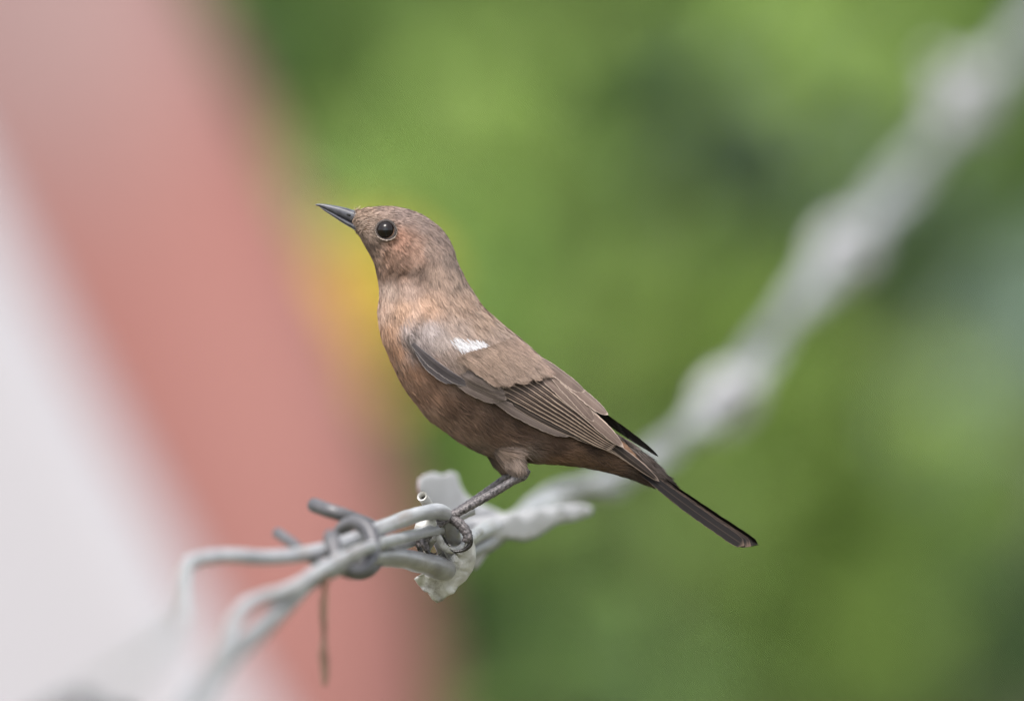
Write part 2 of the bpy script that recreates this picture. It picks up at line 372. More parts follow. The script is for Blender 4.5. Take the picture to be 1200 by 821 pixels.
# yellow flowering shrub beside the terracotta wall
def flowering():
    Yf = 3.6
    base = W(430, 600, Yf); root = empty('flowering_shrub', (base.x, Yf, 0)); tag(root, 'shrub with yellow flowers beside the terracotta wall', 'shrub')
    spots = [(x+10, y) for x, y in ((440,365),(410,380),(450,405),(425,430),(445,445),(425,470),(455,425),(390,345),(430,395),(415,350),(405,405),(395,430),(412,458),(440,345),(420,325))]
    fork = np.array((base.x, Yf+0.03, 1.1)); geo = [stem_geo((base.x, Yf, -0.1), fork, 0.02, 0.013)]
    my = noise_mat('yellow_petal', srgb(205,172,38), srgb(220,190,55), 90, 0.6, 0.1)
    V = []; Sz = []
    pet = []; 
    pv, pf = [], []
    R = 0.026
    for ring, (rr, nn, tilt) in enumerate(((1.0,11,0.15),(0.75,9,0.5),(0.45,7,0.9))):
        for k in range(nn):
            a = 2*math.pi*(k+0.5*ring)/nn; w_ = 0.34*rr
            o = len(pv)
            for (l, w2) in ((0.05,0.3),(0.55,1.0),(0.92,0.8),(1.0,0.0)):
                for s_ in ((-1,1) if w2 else (0,)):
                    rad = l*rr*math.cos(tilt*l); h = l*rr*math.sin(tilt*l)
                    pv.append((R*(rad*math.cos(a)-s_*w_*w2*math.sin(a)), R*(rad*math.sin(a)+s_*w_*w2*math.cos(a)), R*h))
            pf += [(o,o+1,o+3,o+2),(o+2,o+3,o+5,o+4),(o+4,o+5,o+6)]
    me = bpy.data.meshes.new('blossom'); me.from_pydata(pv, [], pf); me.materials.append(my)
    for i, (x, y) in enumerate(spots):
        c = W(x, y, Yf + random.uniform(-0.05, 0.08))
        geo.append(stem_geo(fork, c, 0.006, 0.002))
        o = bpy.data.objects.new('blossom', me); C.objects.link(o); o.parent = root
        o.location = c - root.location; o.rotation_euler = (random.uniform(0.7,1.2), random.uniform(-0.35,0.35), random.uniform(-0.4,0.4))
        k = 22; V.append(np.array(c)+rng.normal(size=(k,3))*0.03+np.array((0.005,0.02,-0.03))); Sz.append(0.03*(0.7+0.6*rng.random(k)))
    for i in range(26):
        c = np.array((base.x+random.uniform(-0.3,0.1), Yf+random.uniform(0,0.3), random.uniform(0.5,1.42)))
        k = 30; V.append(c+rng.normal(size=(k,3))*0.05); Sz.append(0.035*(0.7+0.6*rng.random(k))); geo.append(stem_geo((base.x, Yf+0.02, c[2]*0.6), c, 0.007, 0.002))
    mesh_obj('stem', *merge(geo), bark, root)
    leaves_mesh('foliage', np.vstack(V), np.concatenate(Sz), m_mid, root)
flowering()

# ================================================================== FENCE WIRE
def strand(name, pts, radii, mat, parent, n=90, **kw):
    return mesh_obj(name, *px_tube(pts, radii, n=n, seg=14, jitter=0.15, jf=75, **kw), mat, parent)
FAR = [(640,588,.30),(740,553,.65),(852,468,1.02),(908,393,1.2),(990,293,1.4),(1065,205,1.56),(1140,117,1.72),(1265,-25,2.0)]
FAR_END = (1500,-260,2.5)
wire = empty('barbed_wire', W(525,648,0))
tag(wire, 'pale twisted barbed wire running from lower left to upper right under the bird', 'wire')
def twist(path, n, rad, turns, ph, amp):
    """offset of a strand round a common axis (px units)"""
    P = cr(path, n); out = []
    s = np.concatenate([[0], np.cumsum(np.linalg.norm(np.diff(P*np.array((1,1,2200))[None], axis=0), axis=1))])
    for i, q in enumerate(P):
        a = ph + s[i]/turns*2*math.pi
        out.append((q[0]+amp*math.cos(a)*0.9, q[1]+amp*math.sin(a)*0.9, q[2]+amp*math.sin(a+0.7)*S*0.6))
    return out
far_all = FAR + [FAR_END]
fa = twist(far_all, 90, 11, 900, 0.3, 9); fb = twist(far_all, 90, 11, 900, 0.3+math.pi, 9)
# strand A: pale blue-white, bent over the top at the bird's foot, runs on as the bent upper strand at left
A = [(60,870,-1.3),(125,806,-1.05),(178,760,-.80),(206,722,-.50),(212,684,-.31),(223,659,-.245),(263,651,-.215),(313,653,-.19),(367,647,-.155),(412,632,-.12),(450,617,-.08),(485,604,-.04),(508,599,-.017),(522,603,-.006),(528,618,.0),(533,632,.008),(545,634,.03),(575,618,.11)]
strand('strand', A + fa[::3], [10]*4+[8.6]*5+[8.6]+[9]*8 + [10.5]*len(fa[::3]), M['wire'], wire, n=260)
D = [(-60,1000,-1.5),(60,940,-1.1),(185,878,-.72),(222,832,-.60),(245,798,-.50),(278,760,-.38),(315,728,-.28),(345,696,-.215),(372,676,-.18),(413,656,-.12),(456,652,-.07),(490,658,-.03),(512,664,-.008),(523,667,.0),(531,662,.02),(545,650,.06),(580,630,.14)]
strand('strand', D + fb[::3], [12,12,12.5,13,13,12.5,12,11.5,11,11,12,12.5,13,11.5,10,10,10] + [10.5]*len(fb[::3]), M['wire_grey'], wire, n=280)
E = [(-60,990,-1.5),(75,935,-1.1),(170,880,-.74),(212,836,-.62),(238,796,-.52),(261,757,-.42),(270,732,-.35),(286,711,-.30),(306,700,-.275),(338,690,-.245),(375,668,-.205),(413,648,-.16),(455,634,-.09),(488,626,-.03),(510,620,-.008),(524,622,.01),(540,630,.04)]
strand('strand', E, [8,8,8,8.5,8.5,8.5,8.5,8.5,8,8,7.5,7.5,7,7,7,6,5], M['wire'], wire, n=220)
E2 = [(405,660,-.11),(440,646,-.07),(462,641,-.045),(478,636,-.012),(492,630,.008)]
E3 = [(500,646,.006),(506,634,-.002),(513,629,-.006),(518,638,-.006),(526,644,-.004),(537,643,.002),(548,634,.012),(562,622,.04)]
E4 = [(492,612,.02),(503,622,.010),(514,633,.006),(520,648,.006),(514,660,.010),(500,668,.016)]
strand('strand', E2, [6,6.5,6.5,6.5,6], M['wire'], wire, n=50)
strand('strand', E3, [3.5,4,4.2,4.2,4.2,4.5,5,5], M['plastic'], wire, n=70)
strand('strand', E4, [6,7,7.5,7.5,7,6], M['wire_grey'], wire, n=60)
# dark barb coiled round the bundle at left
def helix(c0, c1, r, turns, n, ph=0):
    """coil in px space round an axis that runs from c0 to c1 (px,py,Y)"""
    out = []
    for i in range(n):
        t = i/(n-1); a = ph + turns*2*math.pi*t
        c = [c0[k]+(c1[k]-c0[k])*t for k in range(3)]
        out.append((c[0]+r[0]*math.cos(a), c[1]+r[1]*math.sin(a), c[2]+0.25*r[0]*S*math.cos(a)))
    return out
def barb(pts, rad, mat, n=110):
    return mesh_obj('barb', *px_tube(pts, rad, n=n, seg=12, jitter=0.04), mat, wire)
coil = helix((424,642,-.078),(410,640,-.145),(23,29),1.75,30,ph=-1.15)
pr1 = [(367,591,-.095),(383,597,-.10),(402,603,-.10)]
pr2 = [(362,652,-.155),(344,637,-.15),(325,624,-.14)]
barb(pr1 + coil + [(392,664,-.155)] + pr2, [8.5]*3+[9]*len(coil)+[7.5]+[6.5]*3, M['barb'])
# barb on the near end, low in the left corner
coil = helix((94,838,-.50),(84,842,-.58),(30,22),1.8,26)
barb([(150,838,-.48)] + coil + [(52,835,-.58),(30,850,-.58)], [14]*(len(coil)+3), M['barb'])
# barb with a hollow cut end by the bird's foot
hv = px_tube([(494.5,581,-0.003),(499,587,0.000),(505,596,0.005),(512,610,0.010),(522,622,.012)], [6.2,6.0,5.8,5.5,5], n=24, seg=16, cap=False)
hi = px_tube([(494.5,581,-0.003),(499,587,0.000),(505,596,0.005)], [4.4,4.2,3.6], n=8, seg=16, cap=False)
nv = len(hv[0]); rim = [(k, (k+1) % 16, nv+(k+1) % 16, nv+k) for k in range(16)]
hg = merge([hv, hi]); hb = mesh_obj('barb', hg[0], hg[1]+rim, M['plastic'], wire)
hole = px_tube([(497.5,585,-0.001),(500,589,0.001)], [4.3,4.2], n=3, seg=16); mesh_obj('cut_end', *hole, M['dark'], hb)
# pale stub to the right of the foot
barb([(512,618,.018),(530,609,.014),(545,601,.012),(555,597,.012)], [7,7,6.5,6], M['barb_pale'], 24)
# barbs far along the wire
for (x, y, Y, dx, dy) in ((852,468,1.02,30,-16),(990,293,1.4,-22,28),(1132,112,1.72,-36,-42),(1290,-55,2.05,-40,-30)):
    coil = helix((x-8,y+9,Y-.02),(x+8,y-9,Y+.02),(25,25),2.3,30)
    barb([(x+dx*1.0,y+dy*1.0,Y-.03),(x+dx*0.6,y+dy*0.6,Y-.025)] + coil + [(x-dx*0.6,y-dy*0.6,Y+.02),(x-dx*0.95,y-dy*0.8,Y+.02)], [9]*(len(coil)+4), M['barb_pale'])

# posts that carry the wire, outside the picture
def post(loc, h, label):
    w_ = 0.05; V = []; F = []
    for (z, q) in ((-0.3,1.0),(h-0.02,0.96),(h,0.80)):
        for k in range(8):
            a = math.pi/4*k + math.pi/8; V.append((loc[0]+w_*1.2*q*math.cos(a), loc[1]+w_*1.2*q*math.sin(a), z))
    for i in range(2):
        for k in range(8): F.append((i*8+k, i*8+(k+1) % 8, i*8+8+(k+1) % 8, i*8+8+k))
    F.append(tuple(range(16,24)))
    o = mesh_obj('fence_post', V, F, M['concrete'], smooth=False); tag(o, label, 'post', 'concrete fence posts'); return o
pe = W(*FAR_END); post((pe.x, pe.y+0.04), pe.z+0.12, 'concrete fence post at the far end of the wire')
pe = W(-60,1000,-1.5); post((pe.x-0.03, pe.y-0.06), pe.z+0.004, 'concrete fence post at the near end of the wire')

# torn plastic
def scrap(name, label, outline, Yf, mat, thick, amp, freq, seed=0, levels=3):
    bm = bmesh.new()
    vs_ = [bm.verts.new((x, y, 0)) for x, y in outline]
    f = bm.faces.new(vs_); bmesh.ops.triangulate(bm, faces=[f])
    for _ in range(levels): bmesh.ops.subdivide_edges(bm, edges=[e for e in bm.edges if e.calc_length() > 4], cuts=1, use_grid_fill=False)
    bmesh.ops.triangulate(bm, faces=bm.faces[:])
    for v in bm.verts:
        x, y = v.co.x, v.co.y
        nz = noise.noise(Vector((x*freq, y*freq, seed))); n2 = noise.noise(Vector((x*freq*3, y*freq*3, seed+5)))
        Y = Yf(x, y) + amp*(nz+0.35*n2)
        v.co = W(x+120*amp*n2, y+120*amp*nz, Y)
    bmesh.ops.recalc_face_normals(bm, faces=bm.faces[:])
    bound = {v for e in bm.edges if len(e.link_faces) == 1 for v in e.verts}
    r = bmesh.ops.extrude_face_region(bm, geom=bm.faces[:], use_keep_orig=True)
    new = [v for v in r['geom'] if isinstance(v, bmesh.types.BMVert)]
    for v in new: v.co.y += thick
    for v in bound: v.co.y += thick*0.35
    bmesh.ops.recalc_face_normals(bm, faces=bm.faces[:])
    me = bpy.data.meshes.new(name); bm.to_mesh(me); bm.free(); me.materials.append(mat)
    me.polygons.foreach_set('use_smooth', [True]*len(me.polygons))
    o = bpy.data.objects.new(name, me); C.objects.link(o); return tag(o, label, 'plastic scrap')
scrap('plastic_scrap', 'rounded white plastic scrap sticking up behind the bird\'s foot', [(490,575),(490,562),(497,556),(508,553),(519,556),(528,552),(536,555),(539,566),(545,578),(556,588),(575,594),(592,602),(590,612),(560,620),(535,622),(520,610),(508,600),(497,590)], lambda x, y: 0.12+(x-490)*0.0006, M['film'], 0.0008, 0.0018, 0.02, 1)
scrap('plastic_scrap', 'long tapering white plastic strip pointing right below the bird', [(528,612),(550,608),(575,604),(602,600),(630,596),(655,592),(680,590),(695,594),(693,602),(674,609),(652,613),(640,621),(628,629),(614,633),(600,631),(588,629),(577,634),(570,650),(562,662),(556,668),(550,655),(552,635),(545,622),(532,620)], lambda x, y: 0.09+(x-530)*0.0006, M['film'], 0.0008, 0.0018, 0.02, 4)
wrapY = lambda x, y: 0.003 - 0.0022*math.cos((x-525)/26) + 0.00012*(y-680)
o = scrap('plastic_wrapping', 'ragged dirty white plastic wrapped under the wire end below the bird\'s toes', [(548,624),(553,628),(557,640),(558,655),(554,668),(546,680),(537,687),(532,695),(524,698),(518,704),(512,706),(506,702),(501,694),(497,693),(497,688),(490,685),(485,678),(489,675),(500,680),(515,683),(528,680),(537,671),(541,658),(543,642)], wrapY, M['plastic'], 0.0016, 0.0015, 0.075, 2, 4)
o = scrap('plastic_fold', 'smooth white fold of plastic between the bird\'s toes and the ragged wrapping', [(520,646),(530,641),(541,640),(546,648),(545,660),(541,670),(537,678),(526,684),(512,685),(503,681),(506,677),(520,678),(531,671),(534,660),(529,651)], lambda x, y: 0.0035 - 0.0018*math.cos((x-532)/14), M['film'], 0.0012, 0.0012, 0.08, 6, 4)
fl = px_tube([(489,623,-.012),(495,616,-.014),(503,613,-.014),(508,616,-.012)], [5,8,8,5], n=16, seg=14, flat=(0.7,(0,-1,0.2)), jitter=0.35, seed=3)
o = mesh_obj('plastic_flake', *fl, M['plastic']); tag(o, 'small crumpled white flake stuck under the bent pale wire', 'plastic scrap')
# hanging dry fibre
fv = px_tube([(383,672,-.19),(381,690,-.185),(379,715,-.18),(380,745,-.178),(379,765,-.178),(381,785,-.178),(380,803,-.178)], [3.2,3.6,4.4,3.4,5.0,5.2,2.4], n=50, seg=8, jitter=0.3)
o = mesh_obj('hanging_fibre', *fv, M['fibre']); tag(o, 'thin brown dry fibre hanging straight down from the wire', 'fibre')

# ================================================================== BIRD
SEC = [  # top x,y   bottom x,y   half width
 (414.5,247.5,417.5,271,8),(424,244.8,421,276,15),(437,242.8,427,286.5,21.5),(452,242,433,297,26.5),(470,243.8,438,307,30),(488,249,441.5,320,32),
 (504,257.5,444,334,33),(518,269,444.5,346,34),(529,285,443.5,360,36.5),(535.5,303,444,374,40),(543,320,446.5,391,44),(553,338,452,408,48),
 (565,356,460,428,51),(585,375.5,470,448,53),(607,394,482,466,54),(631,415,496,484,53),(653,433,513,498.5,50),(671,451,532,513,46),
 (687,469,555,526,41),(701,487,583,536,36),(715,502,615,541,31),(732,514,650,543,25),(748,525.5,685,547,19),(763,537,715,553.5,14),(776,548,742,562,9),(786,558,764,570,5),(801,572,790,581,2.0)]
NR, NS = 170, 72
sec = cr(SEC, NR)
for i in range(NR):      # leave room for the plumage inside the outline
    f_ = i/NR; ins = 0.6 + 1.5*min(1, max(0, (f_-0.2)/0.2))
    a_ = np.array(sec[i][:2]); b_ = np.array(sec[i][2:4]); m_ = (a_+b_)/2; h_ = np.linalg.norm(a_-b_)/2; k_ = max(0.5, (h_-ins)/h_)
    sec[i][:2] = m_+(a_-m_)*k_; sec[i][2:4] = m_+(b_-m_)*k_; sec[i][4] = max(sec[i][4]-ins*0.6, sec[i][4]*0.6)
def smooth(a, b, x):
    t = min(1, max(0, (x-a)/(b-a))); return t*t*(3-2*t)
AX0 = np.array((470.,383.)); AX1 = np.array((775.,566.)); AXL = np.linalg.norm(AX1-AX0); AXD = (AX1-AX0)/AXL; AXN = np.array((AXD[1], -AXD[0]))  # AXN points up/right (towards the back)
def wing_tn(px, py):
    q = np.array((px, py)) - AX0
    return float(q@AXD)/AXL, float(q@AXN)
LOWER = [(473,392),(478,400),(490,412),(505,427),(525,441),(549,450),(575,466),(610,489),(644,504),(668,511),(700,525),(735,542),(773,565)]
UPPER = [(473,374),(500,352),(545,335),(566,356),(586,375.5),(608,394),(632,415),(655,432),(680,452),(702,473),(714,486),(738,520),(773,560)]
lt = np.array([wing_tn(*p) for p in LOWER]); ut = np.array([wing_tn(*p) for p in UPPER])
n_bot = lambda t: float(np.interp(t, lt[:,0], lt[:,1])); n_top = lambda t: float(np.interp(t, ut[:,0], ut[:,1]))
def body_bump(px, py):
    b = 0.0
    t, n = wing_tn(px, py)
    e = n - n_bot(t)
    if -0.02 < t < 0.62:
        b += 6.5*smooth(-1.5, 5, e)*(1-smooth(18, 62, e))*smooth(-0.015, 0.03, t)*(1-smooth(0.34, 0.6, t))
    # cheek / ear coverts standing proud of the neck
    q = ((px-474)/30)**2 + ((py-299)/19)**2
    b += (1.7 + 0.8*math.sin(px*0.31))*(1-smooth(0.3, 1.25, q + 0.25*math.sin(px*0.37+py*0.2)))
    # eye socket and brow
    r = math.hypot(px-452.5, py-270); b -= 2.6*(1-smooth(9, 19, r))
    b += 1.6*math.exp(-(((px-450)/16)**2 + ((py-253)/5)**2))
    return b
V = []; T = []
for i in range(NR):
    tx, ty, bx, by, w_ = sec[i]
    for k in range(NS):
        th = 2*math.pi*k/NS
        c, s_ = math.cos(th), math.sin(th)
        px = (tx+bx)/2 + c*(tx-bx)/2; py = (ty+by)/2 + c*(ty-by)/2
        yy = w_*s_
        if abs(s_) > 0.1:
            yy += math.copysign(body_bump(px, py)*min(1, abs(s_)*1.6), s_)
        V.append(B(px, py, yy))
F = []
for i in range(NR-1):
    for k in range(NS): F.append((i*NS+k, i*NS+(k+1) % NS, (i+1)*NS+(k+1) % NS, (i+1)*NS+k))
F.append(tuple(range(NS))); F.append(tuple(reversed(range((NR-1)*NS, NR*NS))))
loftV = np.array(V)
loftT = np.zeros_like(loftV)
g = loftV.reshape(NR, NS, 3); gt = np.gradient(g, axis=0); loftT = (gt/np.linalg.norm(gt, axis=2)[:,:,None]).reshape(-1,3)
# feathered thighs
flowP = [loftV]; flowT = [loftT]
LEGS = []
for side in (-1, 1):
    ox, oy = (0, 0) if side < 0 else (-11, -3)
    pth = [(577+ox*0.5,490,side*8),(590+ox*0.7,516+oy*0.3,side*10),(600+ox,535+oy,side*17),(605.5+ox,546+oy,side*21),(609+ox,553+oy,side*22.5)]
    P = cr([p+(r,) for p, r in zip(pth, (24,20,15,11.5,8.2))], 24)
    path = [B(*p[:3]) for p in P]; v, f = tube_geo(path, [p[3]*S for p in P], seg=24)
    o = len(V); V += v; F += [tuple(i+o for i in q) for q in f]
    vv = np.array(v); tt = np.gradient(np.array(path), axis=0); tt /= np.linalg.norm(tt,axis=1)[:,None]
    flowP.append(vv[24*11:24*24]); flowT.append(np.repeat(tt[11:], 24, axis=0)); LEGS.append((side, ox, oy))
me = bpy.data.meshes.new('tmp_body'); me.from_pydata([tuple(v) for v in V], [], F); me.update()
bmt = bmesh.new(); bmt.from_mesh(me); bmesh.ops.recalc_face_normals(bmt, faces=bmt.faces[:]); bmt.to_mesh(me); bmt.free()
tmp = bpy.data.objects.new('tmp_body', me); C.objects.link(tmp)
rm = tmp.modifiers.new('r', 'REMESH'); rm.mode = 'VOXEL'; rm.voxel_size = 0.00055
sm = tmp.modifiers.new('s', 'SMOOTH'); sm.iterations = 6; sm.factor = 0.5
dg = bpy.context.evaluated_depsgraph_get(); ev = tmp.evaluated_get(dg)
body_me = bpy.data.meshes.new_from_object(ev); body_me.name = 'body'
bpy.data.objects.remove(tmp)
bird_base = B(524, 612, 0)
bird = empty('bird', bird_base); tag(bird, 'small brown songbird with a white shoulder patch perched on the wire, facing left', 'bird')
body_me.materials.clear(); body_me.materials.append(M['skin'])
body_me.polygons.foreach_set('use_smooth', [True]*len(body_me.polygons))
body = bpy.data.objects.new('body', body_me); C.objects.link(body); body.parent = bird; body.matrix_parent_inverse = Matrix.Translation(-bird_base)
bvh = BVHTree.FromPolygons([v.co.copy() for v in body_me.vertices], [tuple(p.vertices) for p in body_me.polygons])
def child(name, verts, faces, mat, par, smooth=True):
    o = mesh_obj(name, verts, faces, mat, None, smooth); o.parent = par
    if par.type == 'EMPTY': o.matrix_parent_inverse = Matrix.Translation(-bird_base)
    return o
def near_y(px, py, side=-1):
    """y (px) of the body surface on the camera side (side -1) or the far side; None outside the outline"""
    p = B(px, py, 0); hit = bvh.ray_cast(Vector((p.x, side*0.2, p.z)), Vector((0, -side, 0)))
    return None if hit[0] is None else hit[0].y/S

# ---- plumage strands
ANC = [  # px, py, sRGB as the feathers look
 (420,250,176,146,124),(432,262,172,146,128),(424,272,150,124,106),(432,285,138,112,96),(448,244,168,142,128),(470,248,160,137,127),(495,258,156,134,124),(515,275,152,130,120),
 (436,270,178,152,134),(476,288,180,138,116),(466,281,184,135,110),(485,295,186,146,124),(500,290,164,138,124),(455,300,160,122,100),(470,315,146,112,92),(490,318,150,122,106),(440,300,142,114,96),(452,316,150,116,96),
 (528,300,154,132,120),(540,325,160,136,120),(510,320,172,144,126),(480,335,188,158,142),(455,335,196,168,152),(448,355,198,164,144),(470,360,198,158,130),(500,355,192,154,128),(535,350,176,146,126),
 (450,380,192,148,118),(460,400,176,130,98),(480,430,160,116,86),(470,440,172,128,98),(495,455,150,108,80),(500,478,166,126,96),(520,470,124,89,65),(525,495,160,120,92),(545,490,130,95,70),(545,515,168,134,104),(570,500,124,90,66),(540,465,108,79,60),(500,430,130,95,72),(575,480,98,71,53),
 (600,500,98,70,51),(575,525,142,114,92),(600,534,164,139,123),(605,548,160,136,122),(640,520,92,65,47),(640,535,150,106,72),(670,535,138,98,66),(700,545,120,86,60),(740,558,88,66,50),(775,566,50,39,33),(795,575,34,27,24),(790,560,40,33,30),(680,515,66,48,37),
 (580,380,170,146,130),(560,370,176,148,128),(610,400,166,142,128),(640,425,160,137,124),(665,445,152,130,120),(700,490,116,98,90),(735,520,110,94,86),(765,545,92,78,72),
 (480,388,176,160,156),(500,380,184,168,164),(515,392,176,158,150),(530,380,178,154,140),(490,398,150,134,130),(540,418,164,140,124),(570,420,168,144,128),(600,425,166,143,128),(520,415,150,128,116),(560,440,150,128,114),(590,440,164,142,128),(620,435,166,144,130)]
AN = np.array(ANC, float)
def lin(c): c = c/255.0; return np.where(c > 0.04045, ((c+0.055)/1.055)**2.4, c/12.92)
ANL = lin(AN[:,2:])
def plume_colour(px, py):
    d2 = (px[:,None]-AN[None,:,0])**2 + (py[:,None]-AN[None,:,1])**2
    w_ = 1/(d2+40)**2
    return (w_@ANL)/w_.sum(1)[:,None]
def in_poly(px, py, poly):
    c = np.zeros(len(px), bool); n = len(poly)
    for i in range(n):
        x0, y0 = poly[i]; x1, y1 = poly[(i+1) % n]
        k = ((y0 > py) != (y1 > py)) & (px < (x1-x0)*(py-y0)/(y1-y0+1e-12)+x0); c ^= k
    return c
COVERT = [(470,378),(482,366),(510,362),(545,372),(580,388),(612,408),(642,432),(652,442),(600,452),(549,452),(505,428),(486,410),(473,398)]
FLIGHT = [(560,462),(596,454),(650,441),(662,444),(690,467),(716,492),(735,522),(775,566),(755,556),(700,527),(668,513),(640,504),(600,484)]
WHITE = [(x-5, y-3) for x, y in ((531,398),(540,396.5),(551,399),(562,397),(571,397.5),(573,404),(566,408),(555,407),(547,408),(539,409),(534,404))]
def tri_sample(me, n):
    me.calc_loop_triangles(); m = len(me.loop_triangles)
    ti = np.empty(m*3, np.int32); me.loop_triangles.foreach_get('vertices', ti); ti = ti.reshape(-1,3)
    co = np.empty(len(me.vertices)*3); me.vertices.foreach_get('co', co); co = co.reshape(-1,3)
    no = np.empty(len(me.vertices)*3); me.vertices.foreach_get('normal', no); no = no.reshape(-1,3)
    a, b, c = co[ti[:,0]], co[ti[:,1]], co[ti[:,2]]
    ar = np.linalg.norm(np.cross(b-a, c-a), axis=1); k = rng.choice(m, n, p=ar/ar.sum())
    r1 = np.sqrt(rng.random(n))[:,None]; r2 = rng.random(n)[:,None]
    w0, w1, w2 = 1-r1, r1*(1-r2), r1*r2
    p = a[k]*w0+b[k]*w1+c[k]*w2
    nn = no[ti[k,0]]*w0+no[ti[k,1]]*w1+no[ti[k,2]]*w2; nn /= np.linalg.norm(nn,axis=1)[:,None]
    return p, nn
kd_P = np.vstack(flowP); kd_T = np.vstack(flowT)
kd = kdtree.KDTree(len(kd_P))
for i, q in enumerate(kd_P): kd.insert(q, i)
kd.balance()
def build_strands(name, p, nn, t, L, wd, col, lift, curv, par, roll=0.5, K=4):
    n = len(p)
    t = t - nn*(t*nn).sum(1)[:,None]; t /= np.linalg.norm(t,axis=1)[:,None]+1e-9
    b = np.cross(nn, t)
    a = rng.normal(size=n)*roll; bb = b*np.cos(a)[:,None] + nn*np.sin(a)[:,None]
    sway = rng.normal(size=n)*0.10
    P = np.zeros((n, K, 2, 3)); cc = np.zeros((n, K, 2, 4), np.float32); cc[...,3] = 1
    for k in range(K):
        s_ = k/(K-1); d_ = L*s_
        c = p + t*d_[:,None] + nn*(lift*d_ - curv*d_*d_ + 0.00006)[:,None] + b*(sway*d_*s_)[:,None]
        hw = wd*(0.55 + 0.45*math.sin(math.pi*min(1, s_*1.2)))*(1 - s_**2.2*0.93)
        P[:,k,0] = c - bb*hw[:,None]*0.5; P[:,k,1] = c + bb*hw[:,None]*0.5
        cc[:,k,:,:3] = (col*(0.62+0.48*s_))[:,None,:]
    me = bpy.data.meshes.new(name); nv = n*K*2
    me.vertices.add(nv); me.vertices.foreach_set('co', P.reshape(-1).astype(np.float32))
    base = (np.arange(n)*K*2)[:,None,None] + (np.arange(K-1)*2)[None,:,None] + np.array((0,1,3,2))[None,None,:]
    nf = n*(K-1); me.loops.add(nf*4); me.loops.foreach_set('vertex_index', base.reshape(-1).astype(np.int32))
    me.polygons.add(nf); me.polygons.foreach_set('loop_start', np.arange(0, nf*4, 4, dtype=np.int32))
    try: me.polygons.foreach_set('loop_total', np.full(nf, 4, np.int32))
    except Exception: pass
    me.update(calc_edges=True); me.validate()
    ca = me.color_attributes.new('Col', 'FLOAT_COLOR', 'POINT'); ca.data.foreach_set('color', cc.reshape(-1))
    me.polygons.foreach_set('use_smooth', np.ones(nf, bool))
    me.materials.append(M['plumage'])
    o = bpy.data.objects.new(name, me); C.objects.link(o); o.parent = par; o.matrix_parent_inverse = Matrix.Translation(-bird_base)
    o['kind'] = 'stuff'; return o

GAIN = 0.80
NSTR = 150000
p, nn = tri_sample(body_me, NSTR)
px = 600 + p[:,0]/S; py = 410.5 - (p[:,2]-ZC)/S; ypx = p[:,1]/S
t = np.zeros_like(p); f1 = np.zeros(NSTR); f2 = np.zeros(NSTR); f3 = np.zeros(NSTR)
for i in range(NSTR):
    t[i] = kd_T[kd.find(p[i])[1]]
    q = Vector(p[i])
    f1[i] = noise.noise(q*170); f2[i] = noise.noise(q*420 + Vector((9,3,1))); f3[i] = noise.noise(q*900 + Vector((4,7,2)))
# side-swept feathers over thigh and flanks, wing bed
head = 1 - np.clip((np.hypot(px-470, py-280)-45)/55, 0, 1)
b_ = np.cross(nn, t); ang = 0.22*f1 + 0.25*f2 + rng.normal(size=NSTR)*0.10
# ear coverts sweep down and back
ear = np.exp(-(((px-472)/24)**2 + ((py-303)/16)**2))
down = np.zeros_like(t); down[:,0] = 0.55; down[:,2] = -0.75
t = t*(1-0.6*ear[:,None]) + down*0.6*ear[:,None]
t = t*np.cos(ang)[:,None] + b_*np.sin(ang)[:,None]
nasal = (np.hypot(px-417, py-258) < 15) & (rng.random(NSTR) < 0.6)
fwd = np.stack([np.full(NSTR,-1.0), np.zeros(NSTR), 0.15*f2-0.1], 1)
t[nasal] = fwd[nasal] + 0.25*rng.normal(size=(nasal.sum(),3))
L = (7.0 + 9.5*(1-head) + 2*rng.random(NSTR))*(0.75+0.5*rng.random(NSTR))
face = np.clip(1-np.hypot(px-425, py-265)/28, 0, 1); L *= 1-0.55*face
L[nasal] = 5 + 6*rng.random(nasal.sum()) 
belly = np.clip((py-470)/50, 0, 1); L *= 1+0.25*belly
L *= 1 + 0.7*np.exp(-(((px-580)/22)**2 + ((py-506)/13)**2))
low = np.clip((py-528)/18, 0, 1)*((px > 580) & (px < 630)); L *= 1-0.5*low
tail_end = np.clip((px-735)/40, 0, 1); L *= 1-0.5*tail_end
wd = (0.85 + 0.5*(1-head) + 0.4*rng.random(NSTR))
col = plume_colour(px, py)
white = (rng.random(NSTR) < 0.72) & in_poly(px + 4*f3 + rng.normal(size=NSTR)*1.6, py + 4*f2 + rng.normal(size=NSTR)*1.2, WHITE)
# dark gaps between belly feathers
grey = col.mean(1, keepdims=True); low_b = np.clip((py-400)/80, 0, 1)[:,None]*0.14 + 0.14; col = col*(1-low_b) + grey*low_b
seeds, _n = tri_sample(body_me, 2600)
kd2 = kdtree.KDTree(len(seeds))
for i, q in enumerate(seeds): kd2.insert(q, i)
kd2.balance()
tuft = np.array([kd2.find(q)[1] for q in p]); tv_ = rng.normal(size=len(seeds))
along = ((p-seeds[tuft])*t).sum(1)/(7*S)
val = 1 + 0.07*tv_[tuft] + 0.09*np.clip(along, -1, 1) + 0.18*f1 + (0.20+0.12*low_b[:,0]*4)*f2 + (0.17+0.12*low_b[:,0]*4)*f3 + rng.normal(size=NSTR)*0.13
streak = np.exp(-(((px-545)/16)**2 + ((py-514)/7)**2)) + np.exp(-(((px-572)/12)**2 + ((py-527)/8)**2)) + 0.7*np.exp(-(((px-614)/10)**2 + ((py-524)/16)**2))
val *= 1 - 0.6*np.clip(streak, 0, 1)*(f2 > -0.15)
